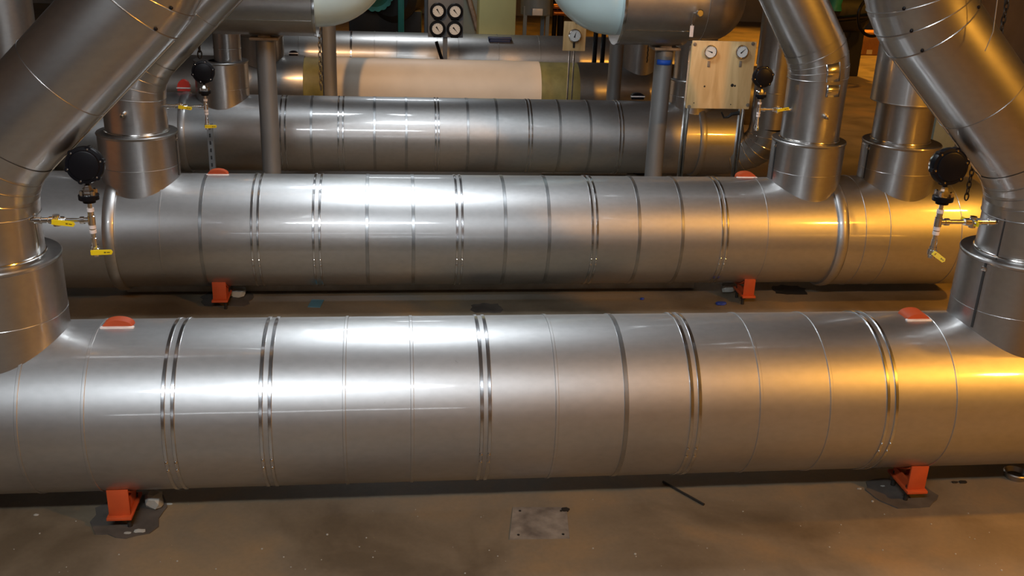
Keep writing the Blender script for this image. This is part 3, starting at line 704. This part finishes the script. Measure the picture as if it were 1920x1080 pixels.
# ------------------------------------------------------------------ overhead ducts with aqua elbows
def overhead(label, xs, xe_, sgn, zc, Rd=.38, Ra=.305, extra=None):
    root = empty('overhead_duct', ((xs+xe_)/2, YP, zc), label, 'duct', 'overhead ducts on the steel posts')
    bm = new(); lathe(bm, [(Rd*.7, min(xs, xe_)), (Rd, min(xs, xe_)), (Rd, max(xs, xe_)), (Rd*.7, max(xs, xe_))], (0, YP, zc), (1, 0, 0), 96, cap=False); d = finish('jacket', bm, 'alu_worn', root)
    # end nearest the elbow gets a rim
    e = xe_
    bm = new(); lathe(bm, [(Ra, -.012), (Rd+.004, -.012), (Rd+.006, 0), (Rd+.004, .012), (Ra, .012)], (e, YP, zc), (1, 0, 0), 96, cap=False); finish('end_rim', bm, 'band', root)
    bm = new(); sweep(bm, [(min(xs, xe_)+.02, YP-Rd*.80, zc-Rd*.6), (max(xs, xe_)-.02, YP-Rd*.80, zc-Rd*.6)], .004, 6); finish('lap_seam', bm, 'chrome', d)
    A = Vector((e, YP, zc)); B = Vector((e+sgn*.30, YP, zc+.0)); C = Vector((e+sgn*.42, YP, zc+1.4))
    pts = [A]+arc_pts(A, B, C, .30, 14)+[C]
    bm = new(); sweep(bm, pts, Ra, 72, cap=False); o = finish('elbow', bm, 'aqua', root); o['label'] = 'pale aqua elbow'
    return root, d
zt = pl.z+.022
rodz = zt+.012+.38
od, dd = overhead('overhead duct on the left post, ending in a pale aqua elbow', at(438, 40, YP).x-.9, at(587, 20, YP-.3).x, 1, rodz)
bm = new(); box(bm, (pl.x-.05, YP-.05, zt), (pl.x+.05, YP+.05, zt+.02)); finish('saddle', bm, 'rust', od)
zt2 = prt.z+.022
x0 = at(1300, 30, YP-.3).x; x1 = at(1170, 20, YP-.3).x
od2, dd2 = overhead('overhead duct on the right post, ending in a pale aqua elbow', x0, x1, -1, zt2+.012+.38)
bm = new(); box(bm, (prt.x-.05, YP-.05, zt2), (prt.x+.05, YP+.05, zt2+.02)); finish('saddle', bm, 'rust', od2)
zc2 = zt2+.012+.38
# reducer and dished end beyond the right duct
bm = new(); Rd = .34
prof = [(.25, x0), (Rd, x0), (Rd, x0+.12), (Rd+.004, x0+.125), (Rd, x0+.13)]+[(Rd*math.cos(a), x0+.20+.32*math.sin(a)) for a in [PI/2*k/12 for k in range(13)]]
lathe(bm, prof, (0, YP, zc2), (1, 0, 0), 72, cap=False); o = finish('dished_end', bm, 'alu_worn', od2)
g = at(1311, 25, YP-.42)
bm = new(); lathe(bm, [(0, 0), (.03, 0), (.03, .028), (.024, .034), (0, .034)], g, (0, -1, .15), 24); vv = finish('drain_valve', bm, 'chrome', od2)
bm = new(); sweep(bm, [g+Vector((-.02, .01, 0)), g+Vector((-.045, .02, 0)), g+Vector((-.045, .02, -.09))], .008, 8); finish('valve_tube', bm, 'chrome', vv)
bm = new(); sweep(bm, [g, g+Vector((-.02, .16, .0))], .012, 8); finish('valve_nipple', bm, 'chrome', vv)
bm = new(); box(bm, (g.x-.06, g.y+.01, g.z-.19), (g.x-.03, g.y+.014, g.z-.10)); sweep(bm, [g+Vector((-.045, .012, -.1)), g+Vector((-.045, .018, -.085))], .002, 6); finish('paper_tag', bm, 'sealant', vv)

# ------------------------------------------------------------------ chains
def chain(label, pts, s, mat, group=None, twist=True):
    bm = new(); P = [Vector(p) for p in pts]; L = sum((b-a).length for a, b in zip(P, P[1:])); n = int(L/(s*1.45))
    def along(t):
        d = t
        for a, b in zip(P, P[1:]):
            l_ = (b-a).length
            if d <= l_: return a.lerp(b, d/l_)
            d -= l_
        return P[-1]
    for i in range(n):
        c = along((i+.5)*L/n); ang = (PI/2 if i % 2 else 0)+.5
        u = Vector((math.cos(ang), math.sin(ang), 0)); vz = Vector((0, 0, 1))
        loop = []
        for k in range(14):
            a = 2*PI*k/14; loop.append(c+u*math.cos(a)*s*.48+vz*math.sin(a)*s*.98)
        sweep(bm, loop, s*.17, 6, closed=True)
    return tag(finish('chain', bm, mat), label, 'chain', group)
a = at(1833, 270, 5.6); b = at(1823, 374, 5.6)
chain('dark heavy chain hanging behind the front right riser', [Vector((a.x, a.y, 2.6)), Vector((a.x, a.y, b.z))], .026, 'chain')
a = at(598, 40, 11.0); b = at(602, 168, 11.0)
chain('thin bright chain hanging beside the brown column', [Vector((a.x, a.y, 2.6)), Vector((a.x, a.y, b.z))], .034, 'chain_bright')
a = at(375, 108, 7.4)
chain('bunched chain above the transmitter beside the slim riser', [Vector((a.x, a.y, 2.6)), Vector((a.x, a.y, a.z))], .03, 'chain')
a = at(1884, 10, 6.4)
chain('short dark chain end at the top right corner', [Vector((a.x, a.y, 2.8)), Vector((a.x, a.y, a.z))], .02, 'chain')
a = at(1870, 0, 3.85); b = at(1862, 60, 3.84); c = at(1847, 96, 3.83)
bm = new(); sweep(bm, [a+Vector((.0, 0, .6)), a, b, c], .0022, 6); tag(finish('tie_wire', bm, 'steel'), 'loose wire dangling in front of the front right riser', 'wire')

# ------------------------------------------------------------------ gauges on boards
def gauge(parent, c, R, ang, rim='chrome', nm='dial_gauge', ax=(0, -1, 0), q=.82):
    ax = Vector(ax)
    bm = new(); lathe(bm, [(0, 0), (R*.95, 0), (R, R*.15), (R, R*.5), (R*.96, R*.58), (R*(q+.02), R*.6), (R*q, R*.5), (0, R*.5)], c, ax, 40); g = finish(nm, bm, rim, parent)
    bm = new(); lathe(bm, [(R*q, R*.5), (R*q, R*.53), (0, R*.53)], c, ax, 40); d = finish('dial_face', bm, 'dial', g); d['label'] = 'white dial'
    bm = new(); a = math.radians(ang); t = Vector((math.cos(a), 0, math.sin(a))); u = Vector((-math.sin(a), 0, math.cos(a)))
    o = Vector(c)+ax*(R*.55)
    vs = [o+t*R*q*.8, o+u*R*.06-t*R*.02, o+u*R*.10-t*R*.3, o-u*R*.10-t*R*.3, o-u*R*.06-t*R*.02]
    A = [bm.verts.new(v) for v in vs]; B = [bm.verts.new(v+ax*.002) for v in vs]
    bm.faces.new(A); bm.faces.new(B[::-1])
    for k in range(5): bm.faces.new((A[k], A[(k+1) % 5], B[(k+1) % 5], B[k]))
    finish('needle', bm, 'black', d, flat=True)
    bm = new()
    for k in range(11):
        a = math.radians(225-27*k); q_ = Vector(c)+ax*(R*.535)+Vector((math.cos(a), 0, math.sin(a)))*R*q*.84
        t = Vector((math.cos(a), 0, math.sin(a)))*R*.06; u = Vector((-math.sin(a), 0, math.cos(a)))*R*.012
        bm.faces.new([bm.verts.new(q_-t-u), bm.verts.new(q_+t-u), bm.verts.new(q_+t+u), bm.verts.new(q_-t+u)])
    finish('dial_ticks', bm, 'black', d, flat=True)
    return g
# plywood board on strut legs
YB = 7.95
tl, tr_, bl = at(1298, 76, YB), at(1418, 79, YB), at(1288, 203, YB)
xl, xr, zt_, zb_ = (tl.x+bl.x)/2, (tr_.x+at(1405, 205, YB).x)/2, (tl.z+tr_.z)/2, bl.z
bd = empty('gauge_board', ((xl+xr)/2, YB, FL), 'square plywood board with two round dial gauges on slotted legs', 'gauge board', 'gauge boards on stands')
bm = new(); box(bm, (xl, YB, zb_), (xr, YB+.018, zt_), .002); brd = finish('plywood_panel', bm, 'ply', bd)
for px, py in ((1303, 83), (1412, 82), (1292, 200), (1402, 197)):
    q = at(px, py, YB); bm = new(); lathe(bm, [(.015, 0), (.015, .003), (.009, .003), (.008, .009), (0, .009)], q, (0, -1, 0), 12); finish('bolt', bm, 'rust', brd)
for px, py, r in ((1321, 162, .008), (1373, 160, .014), (1301, 193, .005), (1370, 196, .005), (1378, 161, .009)):
    q = at(px, py, YB); bm = new(); lathe(bm, [(r, 0), (r*.7, .0015), (0, .0015)], q, (0, -1, 0), 12); finish('knot', bm, 'rod', brd)
for (px, py, ang) in ((1332, 97, 160), (1391, 97, 45)):
    q = at(px, py, YB-.02); gauge(bd, Vector((q.x, YB, q.z)), .054, ang, 'chrome')
    q = at(px-3, py+23, YB); bm = new(); box(bm, (q.x-.011, YB-.006, q.z-.024), (q.x+.011, YB, q.z+.024), .002); finish('name_plate', bm, 'rust', bd)
for x in (xl+.015, xr-.045):
    bm = new(); zl = zb_+.03
    box(bm, (x-.02, YB+.02, FL), (x-.017, YB+.06, zt_-.03)); box(bm, (x+.017, YB+.02, FL), (x+.02, YB+.06, zt_-.03)); box(bm, (x-.02, YB+.058, FL), (x+.02, YB+.061, zt_-.03))
    box(bm, (x-.02, YB+.019, FL), (x-.008, YB+.022, zt_-.03)); box(bm, (x+.008, YB+.019, FL), (x+.02, YB+.022, zt_-.03))
    finish('leg', bm, 'chrome', bd, flat=True)
# bracket / hanging dark hook under the board
q = at(1372, 214, YB+.05); q.y = YB+.05
bm = new(); sweep(bm, [q+Vector((-.09, 0, .015)), q+Vector((-.065, 0, -.03)), q+Vector((-.03, 0, -.025)), q+Vector((.0, 0, .0)), q+Vector((.07, 0, .012)), Vector((xr-.045, YB+.05, q.z+.02))], [.006, .008, .010, .014, .018, .012], 10); finish('hook', bm, 'black_dull', bd)
# small wooden board with one gauge
YW = 10.95
a, b = at(1058, 40, YW), at(1095, 96, YW)
wb = empty('gauge_board', (a.x*.5+b.x*.5, YW, FL), 'small narrow wooden board with a single dial gauge on a twin-rod stand', 'gauge board', 'gauge boards on stands')
bm = new(); box(bm, (a.x-.0, YW, b.z), (b.x+.01, YW+.02, a.z), .003); pnl = finish('wood_panel', bm, 'ply', wb)
q = at(1077, 66, YW); gauge(wb, Vector((q.x, YW, q.z)), .072, 75, 'chrome')
q = at(1076, 85, YW); bm = new(); box(bm, (q.x-.012, YW-.006, q.z-.028), (q.x+.012, YW, q.z+.028), .002); finish('name_plate', bm, 'rod', wb)
q = at(1080, 44, YW); bm = new(); lathe(bm, [(.01, 0), (.006, .006), (0, .006)], q, (0, -1, 0), 10); finish('bolt', bm, 'chrome', pnl)
for dx in (-.025, .025):
    q = at(1074, 90, YW); bm = new(); box(bm, (q.x+dx-.008, YW+.022, FL), (q.x+dx+.008, YW+.05, b.z+.25)); finish('leg', bm, 'chrome', wb)
# grey panel with four gauges
YG = 13.4
a, b = at(803, -6, YG), at(868, 71, YG)
gp = empty('gauge_stand', ((a.x+b.x)/2, YG, FL), 'grey metal panel with four black-rimmed dial gauges on a single post', 'gauge panel')
bm = new(); box(bm, (a.x, YG, b.z), (b.x, YG+.03, a.z), .004); finish('panel', bm, 'grey_paint', gp)
for px, py, an in ((821, 20, -58), (853, 21, -50), (820, 53, -55), (852, 54, -48)):
    q = at(px, py, YG); gauge(gp, Vector((q.x, YG, q.z)), .104, an, 'black', q=.68)
    q = at(px, py+15, YG); bm = new(); box(bm, (q.x-.05, YG-.008, q.z-.014), (q.x+.05, YG, q.z+.014), .002); finish('name_plate', bm, 'black', gp)
q = at(835, 80, YG); bm = new(); box(bm, (q.x-.03, YG+.03, FL), (q.x+.03, YG+.08, b.z+.3)); finish('post', bm, 'grey_paint', gp)
q = at(818, 78, YG); q2 = at(832, 108, YG); bm = new(); sweep(bm, [Vector((q.x, YG-.02, q.z)), Vector((q2.x, YG+.03, q2.z-.1))], .022, 8); finish('brace', bm, 'black', gp)
q = at(799, 30, 15.8); bm = new(); lathe(bm, [(.03, FL), (.03, 2.6)], (q.x, q.y, 0), (0, 0, 1), 16); tag(finish('conduit_pipe', bm, 'grey_paint'), 'thin grey vertical conduit just left of the four-gauge panel', 'conduit')
# perforated strut standing behind pipe two, below the left transmitter
q = at(393, 245, 7.35); bm = new()
box(bm, (q.x-.02, 7.35, FL), (q.x+.02, 7.353, q.z+.05)); box(bm, (q.x-.02, 7.353, FL), (q.x-.017, 7.39, q.z+.05)); box(bm, (q.x+.017, 7.353, FL), (q.x+.02, 7.39, q.z+.05))
ps = tag(finish('slotted_strut', bm, 'steel', flat=True), 'slotted steel strut standing behind the second pipe left end', 'strut')
for k in range(9):
    z = q.z+.02-k*.055; bm = new(); box(bm, (q.x-.006, 7.347, z-.014), (q.x+.006, 7.35, z+.014), .002); finish('slot', bm, 'seam', ps)
# dark angle bracket and scrap seen under the third pipe
q = at(1200, 318, Z=FL+.05); bm = new(); box(bm, (q.x-.07, q.y, FL), (q.x+.08, q.y+.12, FL+.09), .004); box(bm, (q.x-.14, q.y+.03, FL), (q.x-.07, q.y+.12, FL+.04), .004)
tag(finish('equipment_foot', bm, 'black'), 'small black foot block on the floor left of the right post', 'block')
flat_patch('insulation_scrap', [(1015, 328), (1175, 328), (1150, 317), (1040, 316)], .02, 'cream', 'pale flat insulation scrap on the floor under the third pipe', 'scrap')

# ------------------------------------------------------------------ background machinery
def bx(name, lo, hi, mat, label=None, cat=None, parent=None, bev=.01, group=None):
    bm = new(); box(bm, lo, hi, bev); o = finish(name, bm, mat, parent)
    if label: tag(o, label, cat, group)
    return o
# teal pump with scalloped flange behind the left aqua elbow
YT = 17.2
c = at(703, -16, YT)
pm = empty('pump', (c.x, YT, FL), 'teal pump with a scalloped round flange and dark body at top centre-left', 'pump')
bm = new(); N = 96; R0 = .30
poly = [(math.cos(2*PI*k/N)*(R0+.022*abs(math.cos(9*2*PI*k/N))), math.sin(2*PI*k/N)*(R0+.022*abs(math.cos(9*2*PI*k/N)))) for k in range(N)]
mt = Matrix.Translation((c.x, YT, c.z)) @ Matrix.Rotation(PI/2, 4, 'X')
prism(bm, poly, 0, .07, mt); finish('scalloped_flange', bm, 'teal', pm)
bm = new(); lathe(bm, [(0, .08), (.09, .08), (.12, .05), (.24, .0)], (c.x, YT-.07, c.z), (0, -1, 0), 32); finish('hub', bm, 'teal', pm)
bm = new(); lathe(bm, [(.0, 0), (.30, 0), (.42, .15), (.42, 1.0), (0, 1.0)], (c.x+.25, YT+.05, c.z-.1), (.25, 1, 0), 48); finish('motor_body', bm, 'black_dull', pm)
lo = at(655, 60, YT+.3); hi = at(790, 20, YT+.3)
bm = new(); box(bm, (lo.x, YT+.2, FL+.3), (hi.x, YT+1.0, hi.z), .02); finish('base_frame', bm, 'black_dull', pm)
for px in (645, 770):
    q = at(px, 40, YT+.3); bm = new(); box(bm, (q.x-.05, YT+.25, FL), (q.x+.05, YT+.35, FL+.3)); finish('foot', bm, 'black_dull', pm)
q = at(752, 40, 16.6); bx('teal_column', (q.x-.05, 16.6, FL), (q.x+.05, 16.72, 3), 'teal', 'thin teal upright post beside the dark pump body', 'post')
q = at(757, 10, 17.0); bm = new(); lathe(bm, [(0, FL), (.26, FL), (.26, q.z-.05), (.27, q.z-.04), (.26, q.z-.03), (.26, 2.8)], (q.x+.1, 19.2, 0), (0, 0, 1), 40); tag(finish('dark_green_tank', bm, 'teal'), 'dark green vertical tank behind the thin teal post', 'tank')
# pale yellow cabinet
a, b = at(898, 60, 16.5), at(966, 60, 16.5)
cb = bx('yellow_cabinet', (a.x, 16.5, FL), (b.x, 17.0, 3.2), 'paleyellow', 'tall pale yellow panel rising at top centre', 'cabinet')
# grey green wall plate with diagonal brace
a, b = at(866, 60, 18.2), at(900, 60, 18.2)
pw = bx('partition_panel', (a.x-.1, 18.2, FL), (b.x+.3, 18.3, 3.2), 'wallgreen', 'grey-green partition seen between the four-gauge panel and yellow cabinet', 'partition')
q1, q2 = at(874, -20, 18.1), at(895, 55, 18.1)
bm = new(); sweep(bm, [q1, q2], .05, 6); tag(finish('diagonal_brace', bm, 'rust'), 'brown diagonal brace before the grey-green partition', 'brace')
# blue grey tank on legs
YK = 16.9
a, b = at(980, 30, YK), at(1036, 30, YK); tk = empty('tank', ((a.x+b.x)/2, YK+.3, FL), 'blue-grey tank on legs at top centre, right of the yellow cabinet', 'tank')
R_ = (b.x-a.x)/2
bm = new(); lathe(bm, [(0, at(1000, 30, YK).z), (R_, at(1000, 30, YK).z), (R_, 2.6), (0, 2.7)], ((a.x+b.x)/2, YK+.3, 0), (0, 0, 1), 48); finish('shell', bm, 'bluegrey', tk)
for dx, dy in ((-.75, -.5), (.8, -.3), (-.6, .6), (.6, .6)):
    x = (a.x+b.x)/2+dx*R_; y = YK+.3+dy*R_
    bm = new(); box(bm, (x-.03, y-.03, FL), (x+.03, y+.03, a.z+.15)); finish('leg', bm, 'bluegrey', tk)
q = at(1008, 22, YK-.02); bm = new(); box(bm, (q.x-.085, YK-.03, q.z-.06), (q.x+.085, YK+.05, q.z+.05), .005); finish('rating_plate', bm, 'dial', tk)
# black frames near small board
for px, lab in ((1117, 'black upright angle bar left of the grey column, leftmost of two'), (1132, 'black upright angle bar touching the grey column')):
    q = at(px, 80, 13.5); bx('angle_bar', (q.x-.028, 13.5, FL), (q.x+.028, 13.56, at(px, 46, 13.5).z), 'black', lab, 'bar', group='black upright bars')
# dark piping rack between tank and aqua elbow
rk = empty('pipe_rack', (at(1055, 30, 18).x, 18, FL), 'rack of dark pipes seen between the blue-grey tank and right aqua elbow', 'pipe rack')
for px, r in ((1040, .04), (1052, .06), (1080, .05), (1092, .05)):
    q = at(px, 30, 18); bm = new(); lathe(bm, [(r, FL), (r, 3)], (q.x, 18, 0), (0, 0, 1), 14); finish('upright_pipe', bm, 'black', rk)
for py, in ((12,), (24,)):
    q = at(1038, py, 17.9); q2 = at(1130, py, 17.9); bm = new(); sweep(bm, [Vector((q.x, 17.9, q.z)), Vector((q2.x, 17.9, q.z))], .045, 12); finish('cross_pipe', bm, 'copper', rk)
# right side: dark machine, handwheel, box
YM = 17.0
a, b = at(1545, 62, YM), at(1652, 0, YM)
mc = empty('machine', ((a.x+b.x)/2, YM+.3, FL), 'dark cluttered machine in the sodium light at top right', 'machine')
zl = at(1600, 58, YM).z
bm = new(); box(bm, (a.x-.2, YM+.1, FL), (b.x-.15, YM+.7, zl+.05), .02); finish('base', bm, 'black_dull', mc)
bm = new(); lathe(bm, [(0, 0), (.26, 0), (.3, .05), (.3, .7), (.22, .8), (0, .8)], (a.x-.1, YM, zl+.3), (1, 0, 0), 32); finish('body', bm, 'black_dull', mc)
bm = new(); sweep(bm, arc_pts((a.x, YM-.1, zl+.55), (a.x+.7, YM-.1, zl+.62), (a.x+.72, YM-.1, zl+.1), .2, 8), .06, 14); finish('hose', bm, 'black', mc)
for dz in (.15, .28, .4):
    bm = new(); sweep(bm, [(a.x-.2, YM-.12, zl+dz), (a.x+.38, YM-.12, zl+dz+.01)], .045, 10); finish('cross_pipe', bm, 'copper', mc)
q = at(1562, 5, YM-.2); bm = new(); lathe(bm, [(0, 0), (.12, 0), (.10, .1), (.14, .3), (.14, .8), (0, .8)], (q.x, YM-.3, q.z-.12), (0, 0, 1), 20); finish('green_housing', bm, 'teal', mc)
q = at(1639, 30, 15.5)
bm = new(); torus(bm, q, (.25, -1, .1), .31, .026, 40, 8); hw = finish('handwheel', bm, 'black', mc)
ax = Vector((.25, -1, .1)).normalized(); u, v = frame(ax)
for k in range(3):
    a_ = 2*PI*k/3+.35; bm = new(); sweep(bm, [q, q+(u*math.cos(a_)+v*math.sin(a_))*.31], .02, 8); finish('spoke', bm, 'black', hw)
bm = new(); lathe(bm, [(0, -.05), (.05, -.05), (.05, .06), (0, .06)], q, ax, 16); finish('hub', bm, 'black', hw)
bm = new(); sweep(bm, [q+Vector((0, .05, 0)), Vector((q.x-.1, 17.15, q.z-.25))], .05, 14); finish('valve_spindle', bm, 'black', hw)
q0, q1 = at(1592, 103, Z=FL), at(1646, 103, Z=FL); Yb = q0.y
hb = at(1600, 60, Yb).z-FL
cbx = empty('cardboard_box', ((q0.x+q1.x)/2, Yb+.2, FL), 'brown cardboard box with two pale labels on the orange-lit floor', 'box')
bm = new(); box(bm, (q0.x, Yb, FL), (q1.x+.15, Yb+.5, FL+hb), .005); finish('carton', bm, 'cardboard', cbx)
for px in (1610, 1630):
    q = at(px, 97, Yb); bm = new(); box(bm, (q.x-.06, Yb-.004, q.z-.05), (q.x+.06, Yb, q.z+.04)); finish('paper_label', bm, 'paper', cbx)
# left background: pale vertical duct behind the front left riser
q = at(12, 40, 9.0); bm = new(); lathe(bm, [(.22, FL), (.22, 3.2)], (q.x, 9.0, 0), (0, 0, 1), 40); tag(finish('vertical_duct', bm, 'alu_worn'), 'pale vertical duct at the top left corner behind the front riser', 'duct')
# right background: grey green cabinet
a, b = at(1768, 250, 9.6), at(1806, 250, 9.6); bx('green_cabinet', (a.x-.1, 9.6, FL), (b.x+.02, 10.0, 1.1), 'wallgreen', 'grey-green cabinet behind the rightmost riser collar', 'cabinet')

q = cyl(937, 74, Y5, R5)
bm = new(); box(bm, (q.x-.15, q.y-.05, q.z-.045), (q.x+.15, q.y+.06, q.z+.02), .012); box(bm, (q.x-.17, q.y-.055, q.z+.0), (q.x+.17, q.y+.05, q.z+.035), .01)
finish('pipe_clamp', bm, 'navy', P5)['label'] = 'dark navy clamp'
q = cyl(550, 98, Y4, .375); lug(P4, 550, 100, Y4, .375, 14, 'black')

# scattered pale grit on the floor in front of the nearest pipe
bm = new(); rg = random.Random(5)
for k in range(70):
    px, py = rg.uniform(20, 1900), rg.uniform(935, 1075); p = at(px, py, Z=FL); r = rg.uniform(.0015, .0045)*(1.6 if k % 9 == 0 else 1)
    lathe(bm, [(r, 0), (r*.8, r*.5), (0, r*.6)], (p.x, p.y, FL), (0, 0, 1), 6)
tag(finish('floor_grit', bm, 'rubble', flat=True), 'fine pale grit scattered over the floor in front of the nearest pipe', 'grit', kind='stuff')
